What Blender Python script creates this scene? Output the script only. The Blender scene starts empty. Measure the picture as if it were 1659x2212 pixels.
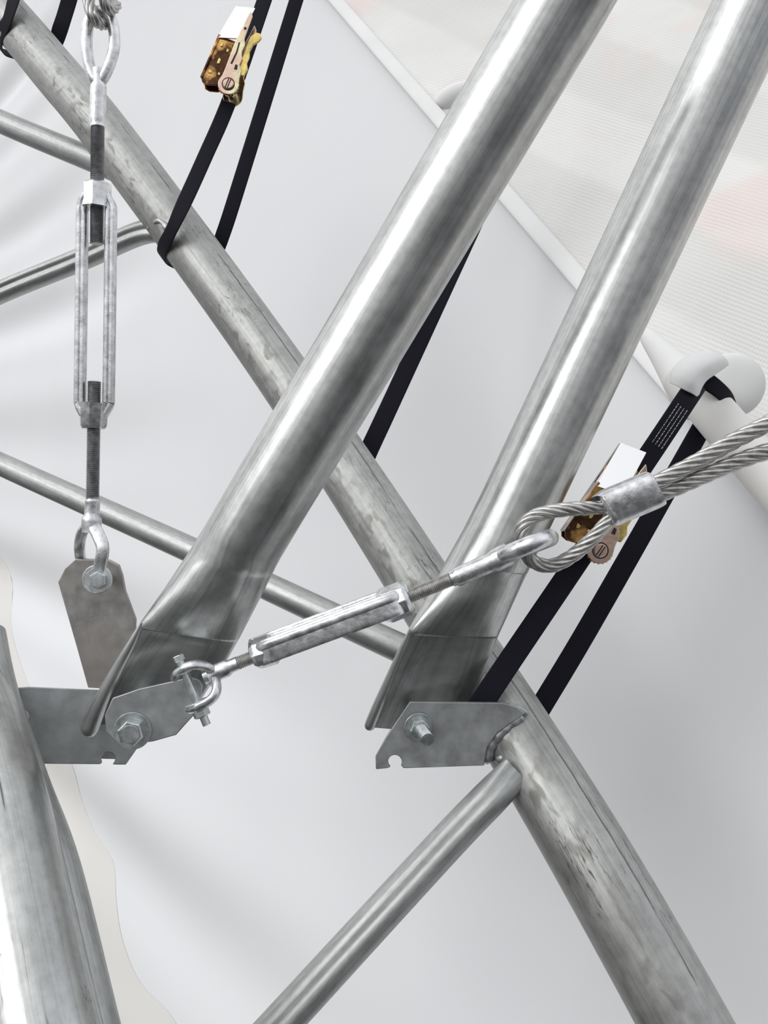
import bpy, math, random
from mathutils import Vector, Matrix
random.seed(4)
F=2000.0; CX=829.5; CY=1106.0
CAM=Vector((0,0,2.6))
scene=bpy.context.scene
scene.view_settings.view_transform='Standard'
def at(x,y,d): return CAM+Vector(((x-CX)/F*d, d, (CY-y)/F*d))
Y=Vector((0,1,0))
# ---------------------------------------------------------------- materials
def newmat(name):
    m=bpy.data.materials.new(name); m.use_nodes=True
    nt=m.node_tree; b=nt.nodes['Principled BSDF']
    return m,nt,b
def N(nt,t,**k):
    n=nt.nodes.new(t)
    for a,v in k.items(): setattr(n,a,v)
    return n
def ramp(nt,fac,stops):
    r=N(nt,'ShaderNodeValToRGB'); e=r.color_ramp.elements
    while len(e)<len(stops): e.new(.5)
    for el,(p,c) in zip(e,stops):
        el.position=p; el.color=(c[0],c[1],c[2],1) if isinstance(c,tuple) else (c,c,c,1)
    nt.links.new(fac,r.inputs[0]); return r.outputs[0]
def noise(nt,vec,scale,detail=4,rough=.55,dist=0):
    n=N(nt,'ShaderNodeTexNoise'); n.inputs['Scale'].default_value=scale; n.inputs['Detail'].default_value=detail
    n.inputs['Roughness'].default_value=rough; n.inputs['Distortion'].default_value=dist
    if vec is not None: nt.links.new(vec,n.inputs['Vector'])
    return n.outputs[0]
def mth(nt,op,a,b=None):
    n=N(nt,'ShaderNodeMath',operation=op)
    for i,v in enumerate((a,b)):
        if v is None: continue
        if isinstance(v,(int,float)): n.inputs[i].default_value=v
        else: nt.links.new(v,n.inputs[i])
    return n.outputs[0]
def mixc(nt,f,a,b,bt='MIX'):
    n=N(nt,'ShaderNodeMix',data_type='RGBA',blend_type=bt)
    for i,v in ((0,f),(6,a),(7,b)):
        if isinstance(v,(int,float)): n.inputs[i].default_value=v
        elif isinstance(v,tuple): n.inputs[i].default_value=(v[0],v[1],v[2],1)
        else: nt.links.new(v,n.inputs[i])
    return n.outputs[2]
def tube_vec(nt,s_len,s_round=1.0):
    uv=N(nt,'ShaderNodeUVMap'); sp=N(nt,'ShaderNodeSeparateXYZ'); nt.links.new(uv.outputs[0],sp.inputs[0])
    a=mth(nt,'MULTIPLY',sp.outputs[0],2*math.pi)
    cb=N(nt,'ShaderNodeCombineXYZ')
    nt.links.new(mth(nt,'MULTIPLY',mth(nt,'COSINE',a),s_round),cb.inputs[0])
    nt.links.new(mth(nt,'MULTIPLY',mth(nt,'SINE',a),s_round),cb.inputs[1])
    nt.links.new(mth(nt,'MULTIPLY',sp.outputs[1],s_len),cb.inputs[2])
    return cb.outputs[0],sp.outputs[0],sp.outputs[1]
def steel_tube(name,base=(.60,.61,.61),rough=.33,blotch=0.0,metal=.92,streak=.35,mott=.14):
    m,nt,b=newmat(name)
    v1,u,v=tube_vec(nt,1.5,9.0); v2,_,_=tube_vec(nt,14,1.2); v3,_,_=tube_vec(nt,34,3.0); v5,_,_=tube_vec(nt,90,4)
    st=noise(nt,v1,1.4,6,.6); cl=noise(nt,v2,1.0,5,.6); fine=noise(nt,v5,1.0,3,.6)
    c=mixc(nt,1.0,base,ramp(nt,st,[(.3,1-streak),(.6,1.05)]),'MULTIPLY')
    c=mixc(nt,1.0,c,ramp(nt,cl,[(.3,1-mott),(.65,1.04)]),'MULTIPLY')
    c=mixc(nt,1.0,c,ramp(nt,fine,[(.32,.88),(.6,1.04)]),'MULTIPLY')
    if blotch>0:
        bl=noise(nt,v3,1.0,2,.45,.4)
        du=mth(nt,'ABSOLUTE',mth(nt,'SUBTRACT',u,.29))
        band=ramp(nt,du,[(.035,1.),(.11,0.)])
        g2=ramp(nt,noise(nt,v2,.35,2),[(.34,0.),(.50,1.)])
        msk=mth(nt,'MULTIPLY',ramp(nt,bl,[(.52,0.),(.62,1.)]),mth(nt,'MULTIPLY',band,g2))
        msk=mth(nt,'MULTIPLY',msk,blotch)
        c=mixc(nt,msk,c,mixc(nt,1.0,c,(.52,.51,.47),'MULTIPLY'))
        v4,_,_=tube_vec(nt,8,4.0)
        wv=noise(nt,v4,1.1,4,.6,.9)
        ln=ramp(nt,wv,[(.484,0.),(.496,1.),(.508,0.)])
        gate=ramp(nt,noise(nt,v2,.6,2),[(.52,0.),(.56,1.)])
        c=mixc(nt,mth(nt,'MULTIPLY',mth(nt,'MULTIPLY',ln,gate),.92),c,(.03,.03,.03))
        # broken dark longitudinal seam of the welded tube
        wob=mth(nt,'MULTIPLY',mth(nt,'SUBTRACT',noise(nt,v3,.5,3),.5),.02)
        se=mth(nt,'ABSOLUTE',mth(nt,'SUBTRACT',mth(nt,'ADD',u,wob),.125))
        sm=ramp(nt,se,[(.0015,1.),(.0045,0.)])
        sg_=ramp(nt,noise(nt,v2,.75,2),[(.46,0.),(.52,1.)])
        c=mixc(nt,mth(nt,'MULTIPLY',mth(nt,'MULTIPLY',sm,sg_),.9),c,(.035,.035,.035))
    nt.links.new(c,b.inputs['Base Color'])
    b.inputs['Metallic'].default_value=metal
    nt.links.new(ramp(nt,cl,[(.3,rough-.05),(.7,rough+.12)]),b.inputs['Roughness'])
    bp=N(nt,'ShaderNodeBump'); bp.inputs['Strength'].default_value=.10; bp.inputs['Distance'].default_value=.002
    nt.links.new(cl,bp.inputs['Height']); nt.links.new(bp.outputs[0],b.inputs['Normal'])
    return m
def steel_obj(name,base,rough=.4,metal=.9,var=.25,scale=60,tint=None,bump=.15,tr=(.4,.62),ta=.7):
    m,nt,b=newmat(name)
    tc=N(nt,'ShaderNodeTexCoord').outputs['Object']
    n=noise(nt,tc,scale,5,.6); n2=noise(nt,tc,scale*.22,3)
    c=mixc(nt,1.0,base,ramp(nt,n,[(.3,1-var),(.65,1.08)]),'MULTIPLY')
    if tint: c=mixc(nt,ramp(nt,n2,[(tr[0],0.),(tr[1],ta)]),c,tint)
    else: c=mixc(nt,1.0,c,ramp(nt,n2,[(.3,1-var*.6),(.7,1.06)]),'MULTIPLY')
    nt.links.new(c,b.inputs['Base Color']); b.inputs['Metallic'].default_value=metal
    nt.links.new(ramp(nt,n,[(.3,max(.04,rough-.06)),(.7,rough+(.12 if rough>.1 else 0))]),b.inputs['Roughness'])
    bp=N(nt,'ShaderNodeBump'); bp.inputs['Strength'].default_value=bump; bp.inputs['Distance'].default_value=.001
    nt.links.new(n,bp.inputs['Height']); nt.links.new(bp.outputs[0],b.inputs['Normal'])
    return m
M_STRUT=steel_tube('strut_steel',(.58,.59,.58),.31,0,.95,.28,.15)
M_CHORD=steel_tube('chord_steel',(.45,.455,.44),.50,.85,.78,.2,.22)
M_CHORDB=steel_tube('chord_steel_bright',(.54,.55,.54),.34,.5,.9,.2,.2)
M_BRACE=steel_tube('brace_steel',(.47,.48,.47),.44,0,.82,.22,.2)
M_PLATE=steel_obj('plate_steel',(.42,.435,.435),.42,.85,.25,45)
M_HANG=steel_obj('hanger_steel',(.50,.49,.47),.5,.65,.35,60,(.44,.39,.36))
M_ZINC=steel_obj('cast_zinc',(.82,.83,.84),.28,.9,.35,120,None,.55)
M_DARK=steel_obj('thread_steel',(.40,.40,.41),.42,.9,.35,200,None,.3)
M_ROPE=steel_obj('rope_steel',(.58,.57,.55),.36,.85,.3,160,None,.1)
M_BOLT=steel_obj('bolt_steel',(.60,.64,.64),.32,.9,.25,120)
M_WELD=steel_obj('weld_steel',(.46,.47,.47),.40,.85,.3,120,None,.6)
M_CHROME=steel_obj('bright_plate',(1.0,1.0,1.0),.05,1.0,.0,20,None,.0)
M_GOLD=steel_obj('yellow_zinc',(.88,.82,.52),.15,.97,.45,90,(.66,.42,.38),.25,(.46,.58),.75)
M_YEL=steel_obj('gold_zinc',(.80,.62,.22),.18,.95,.4,90)
M_BRN=steel_obj('brown_zinc',(.09,.045,.025),.10,.98,.5,150,(.75,.42,.15),.25,(.50,.62),.85)
M_BLACKHOLE=steel_obj('dark_slot',(.02,.015,.012),.6,.0,.1,50)
M_WEB,nt,b=newmat('black_webbing')
uv=N(nt,'ShaderNodeUVMap'); w=N(nt,'ShaderNodeTexWave'); w.inputs['Scale'].default_value=120
nt.links.new(uv.outputs[0],w.inputs[0]); w.bands_direction='Y'
nt.links.new(mixc(nt,w.outputs[1],(.004,.004,.009),(.010,.010,.018)),b.inputs['Base Color'])
b.inputs['Roughness'].default_value=.75; b.inputs['Specular IOR Level'].default_value=.2
def fabric(name,c1,c2,scale,blots=None,weave=0,trans=.25):
    m,nt,b=newmat(name)
    tc=N(nt,'ShaderNodeTexCoord').outputs['Object']
    c=mixc(nt,ramp(nt,noise(nt,tc,scale,3),[(.3,0.),(.7,1.)]),c1,c2)
    if blots:
        c=mixc(nt,ramp(nt,noise(nt,tc,4.4,2),[(.50,0.),(.62,.75)]),c,blots)
        mp=N(nt,'ShaderNodeMapping'); nt.links.new(tc,mp.inputs[0]); mp.inputs['Rotation'].default_value=(0,.75,0)
        wv=N(nt,'ShaderNodeTexWave'); wv.inputs['Scale'].default_value=.9; wv.inputs['Distortion'].default_value=1.6
        wv.inputs['Detail'].default_value=1
        nt.links.new(mp.outputs[0],wv.inputs[0])
        c=mixc(nt,ramp(nt,wv.outputs[1],[(.40,0.),(.62,.45)]),c,(.62,.62,.595))
    if weave:
        mp=N(nt,'ShaderNodeMapping'); nt.links.new(tc,mp.inputs[0]); mp.inputs['Rotation'].default_value=(0,.95,0)
        wv1=N(nt,'ShaderNodeTexWave'); wv1.inputs['Scale'].default_value=38; wv1.bands_direction='X'; wv1.inputs['Distortion'].default_value=2
        wv1.inputs['Detail Scale'].default_value=.5
        wv2=N(nt,'ShaderNodeTexWave'); wv2.inputs['Scale'].default_value=85; wv2.bands_direction='Z'; wv2.inputs['Distortion'].default_value=2
        wv2.inputs['Detail Scale'].default_value=.5
        nt.links.new(mp.outputs[0],wv1.inputs[0]); nt.links.new(mp.outputs[0],wv2.inputs[0])
        h=mth(nt,'MULTIPLY',wv1.outputs[1],mth(nt,'ADD',mth(nt,'MULTIPLY',wv2.outputs[1],.5),.5))
        g=ramp(nt,noise(nt,tc,4,3),[(.38,.12),(.60,1.)])
        c=mixc(nt,mth(nt,'MULTIPLY',mth(nt,'MULTIPLY',h,weave),g),c,(.40,.40,.37))
        bp=N(nt,'ShaderNodeBump'); bp.inputs['Strength'].default_value=.25; bp.inputs['Distance'].default_value=.003
        nt.links.new(h,bp.inputs['Height']); nt.links.new(bp.outputs[0],b.inputs['Normal'])
    nt.links.new(c,b.inputs['Base Color']); b.inputs['Roughness'].default_value=.75
    b.inputs['Specular IOR Level'].default_value=.2
    return m
M_WALL=fabric('wall_fabric',(.752,.756,.770),(.782,.787,.798),1.0)
M_ROOF=fabric('roof_fabric',(.72,.717,.69),(.77,.767,.74),3.0,(.77,.665,.64),.36)
M_HEM=fabric('hem_fabric',(.72,.72,.71),(.78,.78,.77),6.0)
M_FLAP=fabric('flap_fabric',(.715,.705,.668),(.735,.725,.688),2.0)
M_PIPE=fabric('pipe_white',(.78,.77,.74),(.84,.83,.80),8.0)
M_PRINT=fabric('print_white',(.5,.5,.52),(.6,.6,.6),20.0)

# ---------------------------------------------------------------- mesh helpers
WL={}
def thing(name,label,cat,loc,group=None):
    e=bpy.data.objects.new(name,None); scene.collection.objects.link(e)
    e.empty_display_size=.05; e.location=loc; WL[e]=Vector(loc)
    e['label']=label; e['category']=cat
    if group: e['group']=group
    return e
def mk(name,verts,faces,mat,parent=None,uvs=None,angle=35,bevel=0,label=None):
    mn=Vector((min(v[i] for v in verts) for i in range(3))); mx=Vector((max(v[i] for v in verts) for i in range(3)))
    c=(mn+mx)/2
    me=bpy.data.meshes.new(name); me.from_pydata([tuple(Vector(v)-c) for v in verts],[],faces)
    if uvs:
        ul=me.uv_layers.new(name='UVMap')
        for p in me.polygons:
            for k,li in enumerate(p.loop_indices): ul.data[li].uv=uvs[p.index][k]
    me.validate(); me.update()
    me.shade_smooth(); me.set_sharp_from_angle(angle=math.radians(angle))
    o=bpy.data.objects.new(name,me); scene.collection.objects.link(o); me.materials.append(mat)
    if parent: o.parent=parent; o.location=c-WL[parent]
    else: o.location=c
    WL[o]=c
    if bevel:
        bm=o.modifiers.new('bevel','BEVEL'); bm.width=bevel; bm.segments=2; bm.limit_method='ANGLE'; bm.angle_limit=math.radians(40)
    if label: o['label']=label
    return o
def spline(pts,sub=8,closed=False):
    n=len(pts); out=[]
    rng=range(n if closed else n-1)
    for i in rng:
        g=lambda k:(Vector(pts[k%n]) if closed else Vector(pts[max(0,min(n-1,k))]))
        p0,p1,p2,p3=g(i-1),g(i),g(i+1),g(i+2)
        for s in range(sub):
            t=s/sub
            out.append(.5*((2*p1)+(p2-p0)*t+(2*p0-5*p1+4*p2-p3)*t*t+(3*p1-p0-3*p2+p3)*t**3))
    if not closed: out.append(Vector(pts[-1]))
    return out
def frames(P,side=None,closed=False):
    n=len(P); T=[]
    for i in range(n):
        a=P[(i-1)%n] if closed else P[max(0,i-1)]; b=P[(i+1)%n] if closed else P[min(n-1,i+1)]
        T.append((b-a).normalized())
    S=[]
    if side is None:
        s=T[0].cross(Y)
        if s.length<.05: s=T[0].cross(Vector((0,0,1)))
        s.normalize()
        for i in range(n):
            s=(s-s.dot(T[i])*T[i]).normalized(); S.append(s.copy())
    else:
        for i in range(n):
            s=side[i] if isinstance(side,list) else side
            S.append((s-s.dot(T[i])*T[i]).normalized())
    return T,S
def geo_sweep(P,rx,ry=None,side=None,n=24,pw=1.0,closed=False,phase=0,caps=True,raw=False,groove=None):
    m=len(P)
    if not isinstance(rx,list): rx=[rx]*m
    ry=rx if ry is None else (ry if isinstance(ry,list) else [ry]*m)
    pws=pw if isinstance(pw,list) else [pw]*m
    if raw:
        T,_=frames(P,None,closed); S=side
    else: T,S=frames(P,side,closed)
    V=[];Fc=[];U=[];L=0;Ls=[]
    sg=lambda v,p: math.copysign(abs(v)**p,v)
    for i in range(m):
        if i: L+=(P[i]-P[i-1]).length
        Ls.append(L); Nn=T[i].cross(S[i]).normalized()
        for k in range(n):
            a=2*math.pi*k/n+phase; gr=1.0
            if groove:
                for a0,dp,wd in groove:
                    da=math.degrees(a)-a0; gr-=dp*math.exp(-(da/wd)**2)
            V.append(P[i]+S[i]*(rx[i]*gr*sg(math.cos(a),pws[i]))+Nn*(ry[i]*gr*sg(math.sin(a),pws[i])))
    for i in range(m if closed else m-1):
        j=(i+1)%m
        for k in range(n):
            k2=(k+1)%n
            Fc.append((i*n+k,i*n+k2,j*n+k2,j*n+k))
            lj=Ls[j] if j else L+.001
            U.append([(k/n,Ls[i]),((k+1)/n,Ls[i]),((k+1)/n,lj),(k/n,lj)])
    if caps and not closed:
        Fc.append(tuple(reversed(range(n)))); U.append([(k/n,0) for k in range(n)])
        Fc.append(tuple(range((m-1)*n,m*n))); U.append([(k/n,L) for k in range(n)])
    return V,Fc,U
def join(*gs):
    V=[];Fc=[];U=[]
    for v,f,u in gs:
        o=len(V); V+=v; Fc+=[tuple(i+o for i in q) for q in f]; U+=u
    return V,Fc,U
def sweep(name,P,rx,mat,parent=None,ry=None,**k):
    ang=k.pop('angle',40); bv=k.pop('bevel',0); lb=k.pop('label',None)
    V,Fc,U=geo_sweep(P,rx,ry,**k)
    return mk(name,V,Fc,mat,parent,U,ang,bv,lb)
def mkg(name,g,mat,parent=None,angle=40,bevel=0,label=None):
    return mk(name,g[0],g[1],mat,parent,g[2],angle,bevel,label)
def inv_plane(p1,p2,p3):
    A=Matrix(((1,p1[0],p1[1]),(1,p2[0],p2[1]),(1,p3[0],p3[1])))
    s=A.inverted()@Vector((1/p1[2],1/p2[2],1/p3[2]))
    return lambda x,y:1/(s[0]+s[1]*x+s[2]*y)
def geo_plate(pts,dep,th):
    f=dep if callable(dep) else (lambda x,y:dep)
    V0=[at(x,y,f(x,y)) for x,y in pts]
    nrm=Vector((0,0,0))
    for i in range(len(V0)):
        a=V0[i];b=V0[(i+1)%len(V0)]; nrm+=Vector(((a.y-b.y)*(a.z+b.z),(a.z-b.z)*(a.x+b.x),(a.x-b.x)*(a.y+b.y)))
    nrm.normalize()
    if nrm.dot(Y)<0: nrm=-nrm; flip=False
    else: flip=True
    V1=[v+nrm*th for v in V0]; n=len(pts)
    F1=tuple(range(n)); F2=tuple(range(2*n-1,n-1,-1))
    Fc=[F1,F2]+[((i+1)%n,i,n+i,n+(i+1)%n) for i in range(n)]
    if flip: Fc=[tuple(reversed(q)) for q in Fc]
    U=[[(V0[i%n].x*3,V0[i%n].z) for i in q] for q in Fc]
    return V0+V1,Fc,U
def plate(name,pts,dep,th,mat,parent,bevel=.0008,label=None):
    return mkg(name,geo_plate(pts,dep,th),mat,parent,30,bevel,label)
def arc(cx,cy,r,a0,a1,n=8,ry=None):
    ry=ry or r
    return [(cx+r*math.cos(math.radians(a0+(a1-a0)*i/n)),cy+ry*math.sin(math.radians(a0+(a1-a0)*i/n))) for i in range(n+1)]
def cyl(p,axis,r,h,n=32,r2=None,phase=0,side=None):
    axis=Vector(axis).normalized(); c=min(r,h)*.12
    return geo_sweep([p,p+axis*c,p+axis*(h-c),p+axis*h],[r-c,r,r2 or r,(r2 or r)-c],n=n,phase=phase,side=side)
def threadrod(a,b,r,pitch=.0016,n=14):
    L=(b-a).length; m=int(L/pitch*2); P=[a+(b-a)*(i/m) for i in range(m+1)]
    return geo_sweep(P,[r if i%2 else r*.84 for i in range(m+1)],n=n)
def hexbolt(parent,p,axis,r,tail=.02,washer=True,name='bolt',mat=None):
    ax=Vector(axis).normalized(); g=[]
    if washer: g.append(cyl(p,ax,r*1.45,.0022,32))
    q=p+ax*.002
    g.append(cyl(q,ax,r,r*.85,6)); g.append(cyl(q+ax*r*.85,ax,r*.7,r*.08,24))
    g.append(cyl(p-ax*tail,ax,r*.5,tail+.001,20))
    return mkg(name,join(*g),mat or M_BOLT,parent,25)
def path(pts,sub=8): return [at(*p) for p in spline(pts,sub)]

# ---------------------------------------------------------------- fabric setting
W3=(0,2212,2.9)
S1=at(720,0,2.5); S2=at(1659,1080,1.22); sd=(S2-S1)
dW=inv_plane((720,0,2.5),(1659,1080,1.22),W3)
B1=at(*W3)
ud=sd.normalized(); vd=(B1-S1); vd=(vd-vd.dot(ud)*ud).normalized()
nW=ud.cross(vd).normalized()
if nW.dot(Y)>0: nW=-nW
def grid(name,o,u,v,nu,nv,u0,u1,v0,v1,fn,mat):
    V=[];Fc=[];nrm=u.cross(v).normalized()
    if nrm.dot(Y)>0:nrm=-nrm
    for i in range(nu+1):
        for j in range(nv+1):
            a=u0+(u1-u0)*i/nu;b=v0+(v1-v0)*j/nv
            V.append(o+u*a+v*b+nrm*fn(a,b))
    for i in range(nu):
        for j in range(nv):
            q=i*(nv+1)+j; Fc.append((q,q+1,q+nv+2,q+nv+1))
    ob=mk(name,V,Fc,mat,None,None,180); ob['kind']='structure'; return ob
def folds(a,b):
    f=max(0,min(1,(b-.85)/.9))
    p=S1+ud*a+vd*b
    env=.35+.65*math.sin(p.z*2.1+.6+p.x*.3)**2
    w_=p.z*10.5+p.x*.35+.7*math.sin(p.x*1.6+p.z)
    return env*.024*f*(math.sin(w_)+.35*math.sin(2*w_+.7))+.014*f*math.sin(p.z*4.3-p.x*.5)
grid('wall_back',S1,ud,vd,420,260,-9.0,3.0,0,6.0,folds,M_WALL)
R1=at(1659,0,1.95); vr=(R1-S1); vr=(vr-vr.dot(ud)*ud).normalized()
def roofw(a,b):
    return .006*math.sin(a*9+b*3)*min(1,b*2)+.006*math.sin(b*7.0-1.0)*min(1,b*2)+.0015*math.sin(a*23-b*20+2*math.sin(b*6))*min(1,b*3)
grid('wall_right',S1,ud,vr,260,100,-4.0,3.0,0,2.6,roofw,M_ROOF)
P=[S1+ud*(-1.0+ (3.6)*i/60)+Vector((0,-.016,0)) for i in range(61)]
o=sweep('trim_1',P,.017,M_HEM,None,ry=.004,n=16); o['kind']='structure'
edge=[(-120,1100),(-30,1180),(0,1235),(28,1370),(80,1490),(150,1590),(175,1660),(178,1730),(200,1795),(240,1860),(255,1950),(275,2040),(312,2125),(390,2215),(450,2400)]
edge=[tuple(p) for p in spline(edge,4)]
fl=thing('fabric_flap','loose off-white fabric flap with wavy hem against tent wall','fabric',at(100,2000,dW(100,2000)))
V=[];Fc=[];nc=40
for (x,y) in edge:
    for j in range(nc+1):
        xx=x+(-500-x)*j/nc; p=at(xx,y,dW(xx,y)); a=(p-S1).dot(ud); b_=(p-S1).dot(vd)
        V.append(p+nW*(folds(a,b_)+.0008+.005*min(1,j/4)))
for i in range(len(edge)-1):
    for j in range(nc):
        q_=i*(nc+1)+j; Fc.append((q_,q_+1,q_+nc+2,q_+nc+1))
mk('fabric',V,Fc,M_FLAP,fl,None,180)

# ---------------------------------------------------------------- truss
R=.040
truss=thing('steel_truss','grey galvanised steel truss with stained chords and thin welded braces','truss',at(1090,1560,1.0))
A=[(-190,-190,1.72),(20,40,1.64),(122,160,1.57),(218,274,1.50),(420,545,1.43),(603,800,1.35),(778,1060,1.23),(920,1280,1.13),(1090,1545,1.0),(1276,1850,.895),(1480,2212,.835),(1620,2480,.80)]
PA=path(A,8)
sweep('chord',PA,R,M_CHORD,truss,n=48)
Bp=[(-260,1080,1.15),(-80,1470,.95),(-5,1720,.82),(33,1900,.76),(92,2212,.68),(145,2450,.64)]
sweep('chord',path(Bp,8),R,M_CHORDB,truss,n=48)
sweep('brace',path([(-26,1370,.98),(0,1500,.935),(62,1690,.86),(128,1880,.785),(205,2212,.705),(255,2420,.66)],8),.018,M_BRACE,truss,n=28)
def brace(pts,r,flat=None,n=48,fx=1.25,fy=.38,groove=None):
    P=path(pts,10); m=len(P); rx=[r]*m; ry=[r]*m; pw=[1.0]*m
    if flat:
        for i in range(m):
            t=max(0,(i/(m-1)-(1-flat))/flat); t=t*t*(3-2*t)
            rx[i]=r*(1+(fx-1)*t); ry[i]=r*(1+(fy-1)*t); pw[i]=1-.25*t
    return sweep('brace',P,rx,M_BRACE,truss,ry=ry,n=n,pw=pw,groove=groove)
brace([(-160,185,1.75),(0,262,1.68),(200,345,1.56),(250,366,1.53)],.0205)
brace([(-160,712,1.62),(0,632,1.58),(180,558,1.52),(300,505,1.47),(372,494,1.43)],.0185,.22,48,1.1,.38,groove=[(85,.28,18)])
brace([(-150,930,1.50),(0,1002,1.42),(410,1187,1.24),(600,1277,1.17),(860,1398,1.09),(960,1440,1.06)],.0175)
brace([(490,2337,.84),(605,2212,.855),(862,1932,.893),(990,1794,.912),(1066,1716,.920),(1116,1664,.924)],.0180,.26,48,.92,.36,groove=[(70,.12,12)])
bd=inv_plane((812,1640,.948),(1080,1518,.944),(1040,1654,.943))
poly=[(885,1516),(1085,1518),(1116,1527),(1134,1542),(1104,1562),(1074,1584),(1052,1615),(1046,1654),(872,1660)]+arc(853,1646,15,30,-230,10)+[(835,1660),(812,1662),(811,1634),(834,1592)]
plate('bracket_plate',poly,bd,.006,M_PLATE,truss)
plate('bracket_plate',[(905,1524),(1100,1524),(1130,1560),(1060,1640),(880,1645),(850,1600)],inv_plane((812,1640,1.025),(1080,1518,1.03),(1040,1654,1.02)),.006,M_PLATE,truss)
poly=[(28,1487),(60,1484),(218,1491),(300,1600),(300,1612),(272,1652),(252,1652)]+arc(234,1640,15,50,-210,10)+[(216,1651),(95,1650),(70,1600),(48,1540),(30,1505)]
ld=inv_plane((30,1487,.955),(300,1608,.985),(90,1650,.955))
plate('bracket_plate',poly,ld,.006,M_PLATE,truss)
plate('bracket_plate',[(40,1497),(215,1500),(280,1600),(250,1640),(110,1636)],inv_plane((30,1487,.992),(300,1608,1.02),(90,1650,.99)),.006,M_PLATE,truss)
def weld(pts,r,irr=.2,fl=1.0):
    P=path(pts,10); ph=random.random()*6; m=len(P)
    rr=[r*min(1,.25+i/4,.25+(m-1-i)/4)*(1+irr*math.sin(i*.9+ph)+irr*.6*math.sin(i*.37+1)) for i in range(m)]
    sweep('weld_bead',P,rr,M_WELD,truss,ry=[q*fl for q in rr],n=14,angle=80)
weld([(1130,1545,.951),(1104,1565,.950),(1078,1587,.950),(1058,1614,.952),(1051,1650,.955)],.0062,.08,.9)
weld([(1095,1522,.950),(1122,1531,.950),(1140,1545,.951)],.0032,.08,.8)
weld([(1070,1644,.950),(1098,1640,.942),(1128,1668,.928),(1136,1700,.932)],.0056,.10,.8)
weld([(22,1492,.945),(45,1530,.93),(60,1560,.93)],.004)
weld([(320,498,1.44),(345,478,1.41),(370,505,1.40)],.005)
weld([(190,322,1.53),(215,345,1.49),(205,375,1.50)],.005)

# ---------------------------------------------------------------- struts
def rnd(cx,cy,d,dx,dy,ry=None,r=R,pw=1.0):
    l=math.hypot(dx,dy); px,py=dy/l,-dx/l
    k=r*F/d
    return (cx-px*k,cy-py*k,d,cx+px*k,cy+py*k,d,ry or r,pw)
def edgesweep(name,st,sub,mat,parent,lip,n=64):
    P=[];S=[];rx=[];ry=[];pw=[]
    out=[]
    for i in range(len(st)-1):
        a,b=st[i],st[i+1]
        for s_ in range(sub):
            t=s_/sub
            out.append([a[k]+(b[k]-a[k])*t for k in range(8)])
    out.append(list(st[-1]))
    for q in out:
        l=at(*q[0:3]); r_=at(*q[3:6]); P.append((l+r_)/2); S.append((r_-l).normalized()); rx.append((r_-l).length/2); ry.append(q[6]); pw.append(q[7])
    g=geo_sweep(P,rx,ry,side=S,raw=True,n=n,pw=pw)
    LP=spline(lip,8); pp_=[at(*q[:3]) for q in LP]; rr=[max(.0005,q[3]) for q in LP]
    g2=geo_sweep(pp_,rr,n=20)
    return mkg(name,join(g,g2),mat,parent,24)
st1=thing('steel_strut','thick shiny galvanised steel tube with flattened bolted end','steel tube',at(300,1550,.95),'diagonal steel struts')
e1=[rnd(1305,-150,.80,-.5,.86),rnd(1222,0,.82,-.5,.86),rnd(772,760,.885,-.515,.857),rnd(590,1060,.905,-.52,.854),rnd(530,1162,.912,-.53,.85),
 (405,1196,.911,588,1240,.922,.0375,1),(352,1275,.907,562,1292,.924,.029,.95),(301,1348,.902,518,1377,.924,.012,.75),(297,1354,.902,514,1383,.925,.0065,.6),(262,1412,.915,484,1436,.938,.0055,.5),(216,1492,.932,447,1490,.956,.0055,.5),(182,1560,.947,412,1545,.972,.0055,.5)]
edgesweep('tube',e1,5,M_STRUT,st1,[(306,1345,.898,.0015),(286,1386,.902,.004),(256,1440,.909,.0055),(225,1500,.920,.0070),(203,1550,.930,.0088),(195,1571,.933,.0092),(192,1580,.934,.0080),(190,1585,.935,.005)])
st2=thing('steel_strut','thick shiny galvanised steel tube with flattened end behind a bracket','steel tube',at(900,1560,.97),'diagonal steel struts')
e2=[rnd(1700,-160,.90,-.42,.9),rnd(1635,0,.915,-.42,.9),rnd(1352,600,.95,-.427,.9),rnd(1115,1100,.965,-.43,.9),rnd(1075,1180,.967,-.43,.9),
 (955,1228,.963,1136,1240,.972,.0375,1),(920,1295,.955,1108,1300,.970,.028,.95),(883,1360,.948,1077,1369,.968,.012,.75),(880,1367,.948,1074,1376,.969,.0065,.6),(852,1430,.955,1050,1440,.976,.0055,.5),(794,1566,.972,990,1578,.996,.0055,.5)]
edgesweep('tube',e2,5,M_STRUT,st2,[(886,1360,.946,.0015),(868,1402,.950,.0032),(842,1464,.957,.0045),(816,1525,.964,.0055),(801,1562,.969,.0058),(799,1567,.970,.0056)])
hexbolt(st2,at(903,1570,.944),(.16,-1,-.06),.0100,.05)
mkg('bolt_tail',threadrod(at(906,1573,.938),at(924,1598,.911),.0066),M_BOLT,st2)

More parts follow.
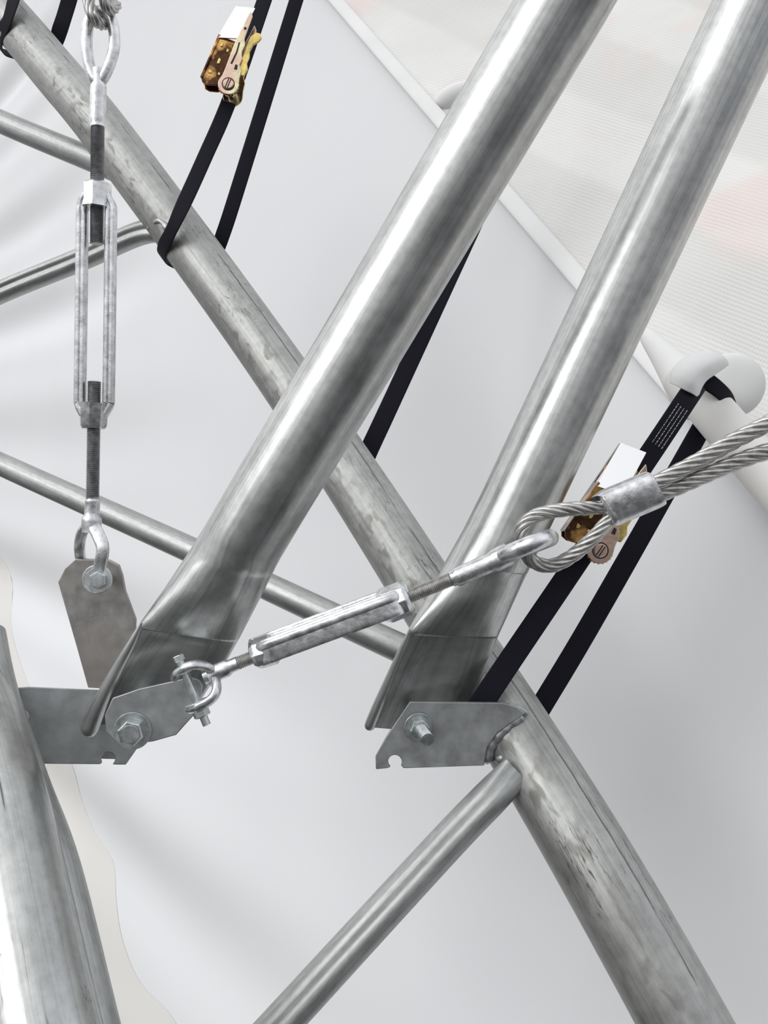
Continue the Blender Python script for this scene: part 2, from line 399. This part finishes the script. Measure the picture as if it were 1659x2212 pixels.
anc=thing('anchor_plate','galvanised steel lug plate bolted through the flattened tube end','steel plate',at(300,1560,.90))
poly=[(243,1508),(300,1488),(372,1472),(410,1463),(428,1468),(436,1482),(428,1535),(405,1560),(380,1588),(330,1602),(285,1608),(250,1602),(228,1580),(226,1545)]
plate('lug_plate',poly,inv_plane((240,1540,.893),(430,1480,.895),(330,1600,.893)),.006,M_PLATE,anc)
hexbolt(anc,at(287,1578,.8925),(.05,-1,-.05),.0125,.06)
han=thing('hanger_plate','tall scuffed grey steel lug plate with faint rusty tint','steel plate',at(215,1350,.98))
poly=[(125,1258),(140,1228),(162,1208),(235,1211),(256,1222),(264,1245),(270,1278),(293,1340),(290,1400),(262,1490),(190,1486),(166,1400)]
plate('lug_plate',poly,inv_plane((125,1258,.958),(264,1245,.958),(190,1486,.980)),.006,M_HANG,han)

# ---------------------------------------------------------------- vertical turnbuckle
d=.93; k=d/F
tb=thing('turnbuckle','galvanised open body turnbuckle hanging vertically with eye and jaw','turnbuckle',at(208,660,d),'galvanised turnbuckles')
gs=[]
for sx,x0,x1 in((-1,178,173),(1,240,235)):
    pts=[(208+sx*8,412,d),(208+sx*24,430,d),(x0,450,d),(x0-.5,480,d),((x0+x1)/2,660,d),(x1,850,d),(x1+1*(-sx),872,d),(203+sx*22,890,d),(203+sx*8,910,d)]
    P=path(pts,8)
    for off in(-5,5):
        gs.append(geo_sweep([p+Vector((off*k,0,0)) for p in P],7*k,14*k,side=Vector((1,0,0)),n=14,pw=.7))
gs.append(geo_sweep(path([(210,396,d),(210,400,d),(210,432,d),(209,450,d)],1),[26*k,31*k,31*k,33*k],n=8))
gs.append(geo_sweep(path([(204,872,d),(203,885,d),(202,920,d),(202,926,d)],1),[34*k,31*k,29*k,25*k],n=8))
mkg('body',join(*gs),M_ZINC,tb,35,.0006)
mkg('threaded_rod',threadrod(at(211,260,d),at(209,527,d),15*k,.0019),M_DARK,tb)
mkg('threaded_rod',threadrod(at(204,824,d),at(200,1085,d),15*k,.0019),M_DARK,tb)
lp=spline([(212,178,d),(194,145,d),(187,95,d),(193,45,d),(216,24,d),(240,42,d),(247,95,d),(234,145,d)],6,True)
gs=[geo_sweep([at(*p) for p in lp],12.5*k,12.5*k,n=16,closed=True)]
gs.append(geo_sweep(path([(213,150,d),(213,180,d),(212,215,d),(211,262,d),(211,275,d)],5),[14*k]*6+[17*k]*10+[15.5*k]*5,n=20))
mkg('eye',join(*gs),M_ZINC,tb)
gs=[geo_sweep(path([(200,1075,d),(200,1088,d),(198,1120,d),(198,1150,d)],5),[14*k]*3+[16*k]*7+[21*k]*6,n=20)]
gs.append(geo_sweep(path([(198,1128,d),(212,1155,d-.012),(222,1185,d-.018),(216,1225,d-.016),(213,1252,d-.014)],6),14*k,8*k,side=Vector((1,0,0)),n=14,pw=.8))
gs.append(geo_sweep(path([(196,1128,d),(178,1150,d+.005),(172,1180,d+.015),(176,1212,d+.040),(192,1252,d+.045)],6),12*k,9*k,side=Vector((1,0,0)),n=14,pw=.8))
gs.append(cyl(at(212,1251,d-.010),(0,-1,0),31*k,.006,32)); gs.append(cyl(at(190,1250,.975),(0,-1,0),31*k,.006,32))
mkg('jaw',join(*gs),M_ZINC,tb)
hexbolt(tb,at(214,1252,d-.0165),(.1,-1,.0),17*k*1.1,.05,True)

# ---------------------------------------------------------------- wire ropes
def geo_rope(P,r,pitch=10):
    L=[0]
    for i in range(1,len(P)): L.append(L[-1]+(P[i]-P[i-1]).length)
    m=int(L[-1]/(r*.45)); Q=[];j=0
    for i in range(m+1):
        s=L[-1]*i/m
        while j<len(L)-2 and L[j+1]<s:j+=1
        t=(s-L[j])/max(1e-9,L[j+1]-L[j]); Q.append(P[j].lerp(P[j+1],min(1,t)))
    T,S=frames(Q); g=[geo_sweep(Q,r*.5,n=8)]
    for q in range(6):
        C=[]
        for i in range(m+1):
            a=2*math.pi*(q/6+ (L[-1]*i/m)/(r*pitch)); Nn=T[i].cross(S[i])
            C.append(Q[i]+(S[i]*math.cos(a)+Nn*math.sin(a))*r*.64)
        g.append(geo_sweep(C,r*.37,n=8))
    return join(*g)
rp=thing('wire_rope','twisted galvanised steel wire rope looped through a turnbuckle eye','wire rope',at(1365,1075,.85),'wire ropes')
r=.0068
loop=[(1425,1060,.845),(1345,1085,.85),(1290,1096,.85),(1220,1101,.85),(1160,1113,.855),(1128,1140,.857),(1130,1178,.862),(1150,1212,.865),(1192,1222,.860),(1240,1198,.855),(1285,1158,.85),(1322,1118,.85),(1370,1088,.855),(1425,1068,.853)]
mkg('loop',geo_rope(path(loop,10),r),M_ROPE,rp,60)
r=.0078
mkg('rope_leg',geo_rope(path([(1385,1058,.845),(1425,1040,.843),(1500,1000,.84),(1580,955,.835),(1659,915,.83),(1800,845,.82)],10),r),M_ROPE,rp,60)
mkg('rope_leg',geo_rope(path([(1385,1078,.845),(1435,1064,.848),(1520,1028,.845),(1600,994,.84),(1680,968,.835),(1820,925,.82)],10),r),M_ROPE,rp,60)
P=path([(1306,1103,.848),(1312,1100,.848),(1322,1095,.848),(1400,1062,.846),(1412,1056,.846),(1418,1053,.846)],5)
m=len(P); kk=.848/F
rx=[(42-12*(abs(i-(m-1)/2)/((m-1)/2))**5)*kk for i in range(m)]
mkg('ferrule',geo_sweep(P,rx,[q*.72 for q in rx],n=32,pw=.72),M_ZINC,rp,50)
rp2=thing('wire_rope','short twisted wire rope eye above a hanging turnbuckle','wire rope',at(212,0,.93),'wire ropes')
mkg('loop',geo_rope(path([(192,-160,.93),(190,-40,.925),(192,5,.918),(205,40,.915),(222,52,.93),(232,35,.942),(236,0,.94),(232,-60,.935),(215,-160,.93)],10),.0062),M_ROPE,rp2,60)
mkg('rope_leg',geo_rope(path([(222,-160,.915),(220,-60,.912),(226,5,.912),(240,22,.92),(252,10,.93)],8),.0055),M_ROPE,rp2,60)

# ---------------------------------------------------------------- inclined turnbuckle
tb2=thing('turnbuckle','galvanised turnbuckle pulled tight at a slant between plate and wire rope','turnbuckle',at(700,1360,.87),'galvanised turnbuckles')
D=lambda x:.880-(x-450)/700*.020
def q(x,y,dd=0): return (x,y,D(x)+dd)
k=.87/F
axv=(at(*q(860,1300))-at(*q(560,1412))).normalized()
perp=axv.cross(Y).normalized()
if perp.z<0: perp=-perp
gs=[]
for off,dd in((-3,-.017),(9,.017)):
    P=path([q(880,1290),q(862,1298,dd*.5),q(835,1308,dd),q(700,1358,dd),q(600,1395,dd),q(570,1407,dd*.6),q(552,1414)],6)
    P=[p+perp*off*k for p in P]
    gs.append(geo_sweep(P,27*k,9*k,side=perp,n=20,pw=.45))
    gs.append(geo_sweep([p+perp*13*k for p in P],10*k,11.5*k,side=perp,n=14,pw=.7))
gs.append(geo_sweep(path([q(885,1288),q(876,1292),q(835,1308),q(822,1313)],1),[30*k,39*k,40*k,32*k],n=8))
gs.append(geo_sweep(path([q(598,1398),q(588,1402),q(556,1413),q(546,1417)],1),[26*k,35*k,34*k,27*k],n=8))
mkg('body',join(*gs),M_ZINC,tb2,35,.0006)
mkg('threaded_rod',threadrod(at(*q(845,1304)),at(*q(985,1247)),16*k,.0019),M_ROPE,tb2)
mkg('threaded_rod',threadrod(at(*q(620,1390)),at(*q(505,1436)),15*k,.0019),M_ROPE,tb2)
gs=[geo_sweep(path([q(975,1251),q(1000,1241),q(1060,1215),q(1100,1196)],5),[17*k]*3+[21*k]*8+[25*k]*5,n=20)]
lp=spline([(1085,1202,.862),(1112,1190,.845),(1150,1174,.838),(1180,1164,.846),(1188,1162,.862),(1178,1166,.878),(1148,1178,.884),(1112,1192,.878)],6,True)
gs.append(geo_sweep([at(*p) for p in lp],19*k,n=16,closed=True))
mkg('eye',join(*gs),M_ZINC,tb2)
gs=[geo_sweep(path([q(515,1432),q(490,1443),q(460,1456),q(445,1462)],4),[15*k]*4+[19*k]*5+[24*k]*4,n=18)]
gs.append(geo_sweep(path([q(468,1452),q(440,1438,-.01),q(410,1438,-.014),q(385,1452,-.010),q(378,1462,-.004)],6),10*k,13*k,n=14))
gs.append(geo_sweep(path([q(465,1460),q(468,1490,-.012),q(455,1512,-.016),q(425,1528,-.012),q(410,1532,-.006)],6),10*k,13*k,n=14))
pa=(at(*q(445,1560))-at(*q(385,1420))).normalized()
gs.append(cyl(at(*q(396,1446,-.006)),pa,24*k,9*k,28)); gs.append(cyl(at(*q(424,1516,-.006)),pa,26*k,9*k,28))
mkg('jaw',join(*gs),M_ZINC,tb2)
gs=[geo_sweep([at(*q(386,1422,-.006)),at(*q(447,1566,-.006))],9*k,n=16),cyl(at(*q(432,1533,-.006)),pa,19*k,16*k,6),cyl(at(*q(383,1416,-.006)),pa,13*k,14*k,6)]
mkg('bolt',join(*gs),M_BOLT,tb2,25)

# ---------------------------------------------------------------- ratchet straps
def straploop(name,up,wrap,down,par,axis,w=.0125):
    pts=up+wrap+down; P=path(pts,8); T,_=frames(P)
    n0=len(up)*8-5; n1=(len(up)+len(wrap))*8
    side=[]
    ref=(P[0]-P[10]).cross(Y).normalized()
    if ref.dot(axis)<0: ref=-ref
    for i,t in enumerate(T):
        f=1 if n0<=i<=n1 else max(0,1-min(abs(i-n0),abs(i-n1))/8)
        s=ref.lerp(axis,f).normalized(); side.append(s)
    return sweep(name,P,w,M_WEB,par,ry=.0012,side=side,n=12,pw=.45,angle=60)
def chord_axis(x):
    i=min(range(len(A)-1),key=lambda j:abs((A[j][0]+A[j+1][0])/2-x)); return (at(*A[i+1])-at(*A[i])).normalized()
def ratchet(par,spx,spy,d,dirx,diry,s=1.0):
    o=at(spx,spy,d); u=Vector((dirx,0,-diry)).normalized()
    v=Vector((u.z,0,-u.x)); w=-Y
    f=lambda a,b,c=0: o+(u*a+v*b+w*c)*s
    root=bpy.data.objects.new('ratchet',None); scene.collection.objects.link(root); root.parent=par
    root.location=o-WL[par]; WL[root]=o; root.empty_display_size=.02
    root['label']='yellow zinc plated steel ratchet buckle'
    def prism(pts,c0,c1):
        g_=(c1 if callable(c1) else (lambda a,b:c1)); h_=(c0 if callable(c0) else (lambda a,b:c0))
        n=len(pts); V=[f(a,b,g_(a,b)) for a,b in pts]+[f(a,b,h_(a,b)) for a,b in pts]
        Fc=[tuple(range(n-1,-1,-1)),tuple(range(n,2*n))]+[(i,(i+1)%n,n+(i+1)%n,n+i) for i in range(n)]
        U=[[(V[i].x*3,V[i].z) for i in q] for q in Fc]; return V,Fc,U
    a2=lambda cx,cy,r,a0,a1,n=8:[(cx+r*math.cos(math.radians(a0+(a1-a0)*i/n)),cy+r*math.sin(math.radians(a0+(a1-a0)*i/n))) for i in range(n+1)]
    tl=lambda a,b:.012-(a-.066)*.32+(b+.03)*.30; tl0=lambda a,b:.0095-(a-.066)*.32+(b+.03)*.30
    g=prism([(.062,-.047),(.126,-.047),(.132,-.016),(.070,-.014)],tl0,tl)
    mkg('handle_grip',g,M_CHROME,root,30,.0003)
    pts=[(.068,-.047),(.068,-.012),(.045,-.010),(.020,-.006),(.002,-.012),(-.006,-.022),(-.010,-.034),(-.009,-.042),(-.003,-.046)]
    mkg('handle_channel',join(prism(pts,.003,.006),prism([(-.004,-.047),(.126,-.047),(.126,-.0455),(-.004,-.0455)],-.022,-.012),prism([(-.004,-.047),(.068,-.047),(.068,-.0435),(-.004,-.0435)],-.018,.0085),prism([(.012,-.016),(.068,-.016),(.068,-.012),(.014,-.010)],.002,.0105),prism(pts,-.021,-.018)),M_BRN,root,30,.0010)
    gs=[]
    for (a,b,L_,W_) in((.055,-.036,.008,.003),(.050,-.024,.006,.0028),(.030,-.030,.010,.0035),(.010,-.036,.006,.004),(.012,-.022,.005,.003)):
        gs.append(prism([(a-L_/2,b-W_/2),(a+L_/2,b-W_/2*1.6),(a+L_/2*.8,b+W_/2),(a-L_/2*.7,b+W_/2*1.3)],.0058,.0074))
    mkg('handle_rib',join(*gs),M_YEL,root,30,.0006)
    sp=[(.116,-.013),(.110,-.007),(.092,-.006),(.074,-.005),(.064,.000),(.054,-.001),(.044,.004),(.034,.004),(.026,.010),(.014,.012)]+a2(0,0,.0160,65,270,14)+[(.010,-.014),(.022,-.0140),(.040,-.015),(.060,-.016),(.080,-.0155)]
    mkg('side_plate',prism(sp,.014,.0165),M_GOLD,root,30,.0008)
    mkg('side_plate',prism(sp,-.028,-.0255),M_GOLD,root,30,.0008)
    lt=[(.020,.006),(.046,.002),(.070,.001),(.082,.001),(.091,.006),(.092,.013),(.086,.018),(.079,.016),(.072,.010),(.060,.009),(.052,.012),(.042,.012),(.034,.017),(.022,.016)]
    mkg('release_latch',prism(lt,.009,.0125),M_YEL,root,30,.0010)
    gear=[]
    for i in range(20):
        a=i*math.pi/10; gear+=[(.0155*math.cos(a),.0155*math.sin(a)),(.0170*math.cos(a+.12),.0170*math.sin(a+.12))]
    mkg('ratchet_gear',prism(gear,.0105,.0135),M_BRN,root,20)
    gs=[cyl(f(0,0,-.03),w,.0080*s,.0490*s,24)]
    mkg('spool',join(*gs),M_GOLD,root)
    gs=[prism([(-.0070,-.0022),(.0070,-.0022),(.0070,-.0008),(-.0070,-.0008)],.0188,.0196),prism([(-.0070,.0010),(.0070,.0010),(.0070,.0024),(-.0070,.0024)],.0188,.0196)]
    g=[(.0100*math.cos(math.radians(t)),.0100*math.sin(math.radians(t))) for t in range(0,360,15)]; gi=[(x*.84,y*.84) for x,y in g]
    n=len(g)
    V=[f(x,y,.0170) for x,y in g]+[f(x,y,.0170) for x,y in gi]
    Fc=[(i,(i+1)%n,n+(i+1)%n,n+i) for i in range(n)]
    gs.append((V,Fc,[[(0,0)]*4 for _ in Fc]))
    sl=[(.030,-.0095),(.050,-.0085),(.064,-.0105),(.066,-.0085),(.050,-.006),(.030,-.0065)]
    gs.append(prism(sl,.0160,.0168)); gs.append(prism([(.024,-.001),(.032,-.002),(.032,.002),(.025,.004)],.0160,.0168))
    gs.append(prism(a2(.088,-.0098,.0022,0,360,12)[:-1],.0160,.0168))
    mkg('slot',join(*gs),M_BLACKHOLE,root)
    return root
G='ratchet straps'
lab='black webbing strap tightened around the steel chord'
s=thing('ratchet_strap','black webbing strap with yellow zinc ratchet around a steel chord','ratchet strap',at(430,400,1.4),G)
ca=chord_axis(400)
straploop('webbing',[(640,-180,1.55),(592,-60,1.50),(500,205,1.43),(440,345,1.40)],[(390,455,1.374),(365,508,1.385),(350,540,1.422),(356,562,1.465),(410,578,1.51)],[(460,552,1.52),(482,505,1.51),(530,355,1.52),(640,0,1.58),(690,-160,1.62)],s,ca,.0120)
ratchet(s,497,192,1.40,.396,-.918,.98)
s=thing('ratchet_strap',lab,'ratchet strap',at(40,40,1.6),G)
ca=chord_axis(30)
straploop('webbing',[(80,-180,1.68),(52,-90,1.60)],[(32,-10,1.575),(14,48,1.58),(-4,84,1.62),(8,112,1.67),(70,125,1.71)],[(112,110,1.72),(130,62,1.71),(152,-10,1.71),(185,-140,1.7)],s,ca,.0150)
s=thing('ratchet_strap',lab,'ratchet strap',at(800,900,1.3),G)
ca=chord_axis(780)
straploop('webbing',[(1150,-20,1.62),(970,370,1.45),(800,700,1.32)],[(705,890,1.24),(668,960,1.23),(640,985,1.27),(650,1015,1.335),(715,1035,1.35)],[(776,1012,1.345),(806,953,1.345),(897,757,1.39),(985,567,1.43),(1180,150,1.6)],s,ca,.0135)
s=thing('ratchet_strap','black webbing strap with yellow zinc ratchet joining pipe and chord','ratchet strap',at(1200,1300,1.0),G)
ca=chord_axis(1090)
pts=[(1506,828,1.085),(1482,864,1.055),(1400,987,1.035),(1230,1238,1.0),(1110,1415,.972),(1045,1512,.955),(1012,1565,.965),(1005,1600,1.0),(1050,1625,1.05),(1125,1600,1.06),(1168,1528,1.055),(1260,1375,1.07),(1400,1130,1.10),(1515,925,1.16),(1545,872,1.175)]
P=path(pts,8);T,_=frames(P); side=[]
ref=(at(1482,864,1.055)-at(1045,1512,.955)).cross(Y).normalized()
if ref.x<0: ref=-ref
for i,t in enumerate(T):
    j=i/8; f=0
    if 5.5<=j<=9: f=min(1,(j-5.5)/1.0,(9-j)/1.0)
    f=max(0,f); side.append(ref.lerp(ca,f).normalized())
sweep('webbing',P,.0125,M_WEB,s,ry=.0012,side=side,n=12,pw=.45,angle=60)
P=path([(1500,806,1.125),(1522,820,1.112),(1548,838,1.110),(1572,860,1.122),(1584,884,1.150)],8)
sweep('webbing',P,[.0125-.004*i/32 for i in range(33)],M_WEB,s,ry=.0012,n=12,pw=.45,angle=60)
ratchet(s,1290,1188,.985,.562,-.827,.88)
u=(at(1482,864,1.055)-at(1230,1238,1.0)).normalized(); vv=u.cross(Y).normalized()
o=at(1418,962,1.0355); gs=[]
for row in range(4):
    x=0
    while x<.055:
        L=random.uniform(.001,.0035); p=o+u*x+vv*(-.007+row*.0042)+Vector((0,-.0015,0))
        gs.append(([p,p+u*L,p+u*L+vv*.0009,p+vv*.0009],[(0,1,2,3)],[[(0,0)]*4])); x+=L+random.uniform(.0006,.0015)
mkg('printed_text',join(*gs),M_PRINT,s)

# ---------------------------------------------------------------- white pipe in the hem
pp=thing('plastic_pipe','white plastic pipe with rounded fitting leaving the tent hem','pipe',at(1580,930,1.13))
P=path([(1475,815,1.19),(1540,890,1.14),(1600,960,1.10),(1690,1065,1.05),(1800,1190,1.0)],6)
sweep('pipe',P,.027,M_PIPE,pp,n=40)
P=path([(1395,722,1.28),(1440,775,1.24),(1480,822,1.21),(1508,855,1.195),(1512,860,1.192)],6); m=len(P)
sweep('hem_sleeve',P,[.010+.022*min(1,i/14) for i in range(m-1)]+[.030],M_HEM,pp,n=40)
ax_=Vector((-.30,-1,.12)).normalized(); c0=at(1578,834,1.20)
prof=[(math.cos(t),math.sin(t)) for t in [i*math.pi/2/12 for i in range(13)]]
g=geo_sweep([c0]+[c0+ax_*(.006+.016*s_) for c_,s_ in prof],[.042]+[max(.0008,.042*c_**.6) if c_>1e-6 else .0008 for c_,s_ in prof],n=56)
mkg('fitting',g,M_HEM,pp)
rows=[[(1449,828,1.075),(1466,836,1.062),(1486,846,1.055),(1498,853,1.058),(1506,860,1.066)],
      [(1451,808,1.078),(1474,816,1.060),(1492,826,1.053),(1503,834,1.056),(1512,842,1.068)],
      [(1462,788,1.085),(1488,796,1.064),(1506,806,1.058),(1516,813,1.064),(1524,822,1.078)],
      [(1484,772,1.098),(1510,778,1.078),(1530,787,1.072),(1540,796,1.080),(1546,806,1.095)],
      [(1512,762,1.120),(1534,767,1.105),(1552,776,1.100),(1561,785,1.110),(1564,794,1.125)],
      [(1536,760,1.150),(1552,765,1.140),(1564,773,1.138),(1570,781,1.142),(1572,788,1.150)]]
fr=[spline(r_,5) for r_ in rows]; cols=[spline([fr[i][j] for i in range(len(rows))],5) for j in range(len(fr[0]))]
V=[];Fc=[];nr=len(cols[0]);ncx=len(cols)
for j in range(ncx):
    for i in range(nr): V.append(at(*cols[j][i]))
for j in range(ncx-1):
    for i in range(nr-1):
        a=j*nr+i; Fc.append((a,a+1,a+nr+1,a+nr))
ob=mk('hem_fold',V,Fc,M_HEM,pp,None,180); so_=ob.modifiers.new('solidify','SOLIDIFY'); so_.thickness=.0015
pp2=thing('plastic_pipe','white pipe end bulging under the tent fabric','pipe',at(965,215,1.95))
P=path([(952,238,2.08),(962,222,2.03),(985,205,2.02),(1030,195,2.04)],4)
sweep('pipe',P,[.016,.020]+[.024]*(len(P)-2),M_HEM,pp2,n=28)

# ---------------------------------------------------------------- light and world
w=bpy.data.worlds.new('world'); scene.world=w; w.use_nodes=True; nt=w.node_tree
bg=nt.nodes['Background']; tc=N(nt,'ShaderNodeTexCoord'); sp=N(nt,'ShaderNodeSeparateXYZ'); nt.links.new(tc.outputs['Generated'],sp.inputs[0])
h=mth(nt,'ADD',mth(nt,'MULTIPLY',sp.outputs[2],.5),.5)
c=ramp(nt,h,[(.15,(.06,.06,.06)),(.40,(.15,.15,.15)),(.52,(.50,.502,.507)),(.72,(1.05,1.055,1.07))])
x=mth(nt,'ADD',mth(nt,'MULTIPLY',sp.outputs[0],.5),.5)
c2=ramp(nt,x,[(.05,(.9,.9,.9)),(.35,(1.,1.,1.)),(.62,(.63,.635,.65)),(.95,(.86,.88,.93))])
nt.links.new(mixc(nt,1.0,c,c2,'MULTIPLY'),bg.inputs[0]); bg.inputs[1].default_value=1.22
sl=bpy.data.lights.new('sun','SUN'); sl.energy=1.0; sl.angle=math.radians(34); so=bpy.data.objects.new('sun',sl); scene.collection.objects.link(so)
so.rotation_euler=Vector((-.70,-.52,.55)).to_track_quat('Z','Y').to_euler(); so.location=(-2,-2,5)
cd=bpy.data.cameras.new('camera'); co=bpy.data.objects.new('camera',cd); scene.collection.objects.link(co); scene.camera=co
co.location=CAM; co.rotation_euler=(math.radians(90),0,0)
cd.sensor_fit='VERTICAL'; cd.sensor_height=24; cd.lens=24*F/2212; cd.clip_start=.02
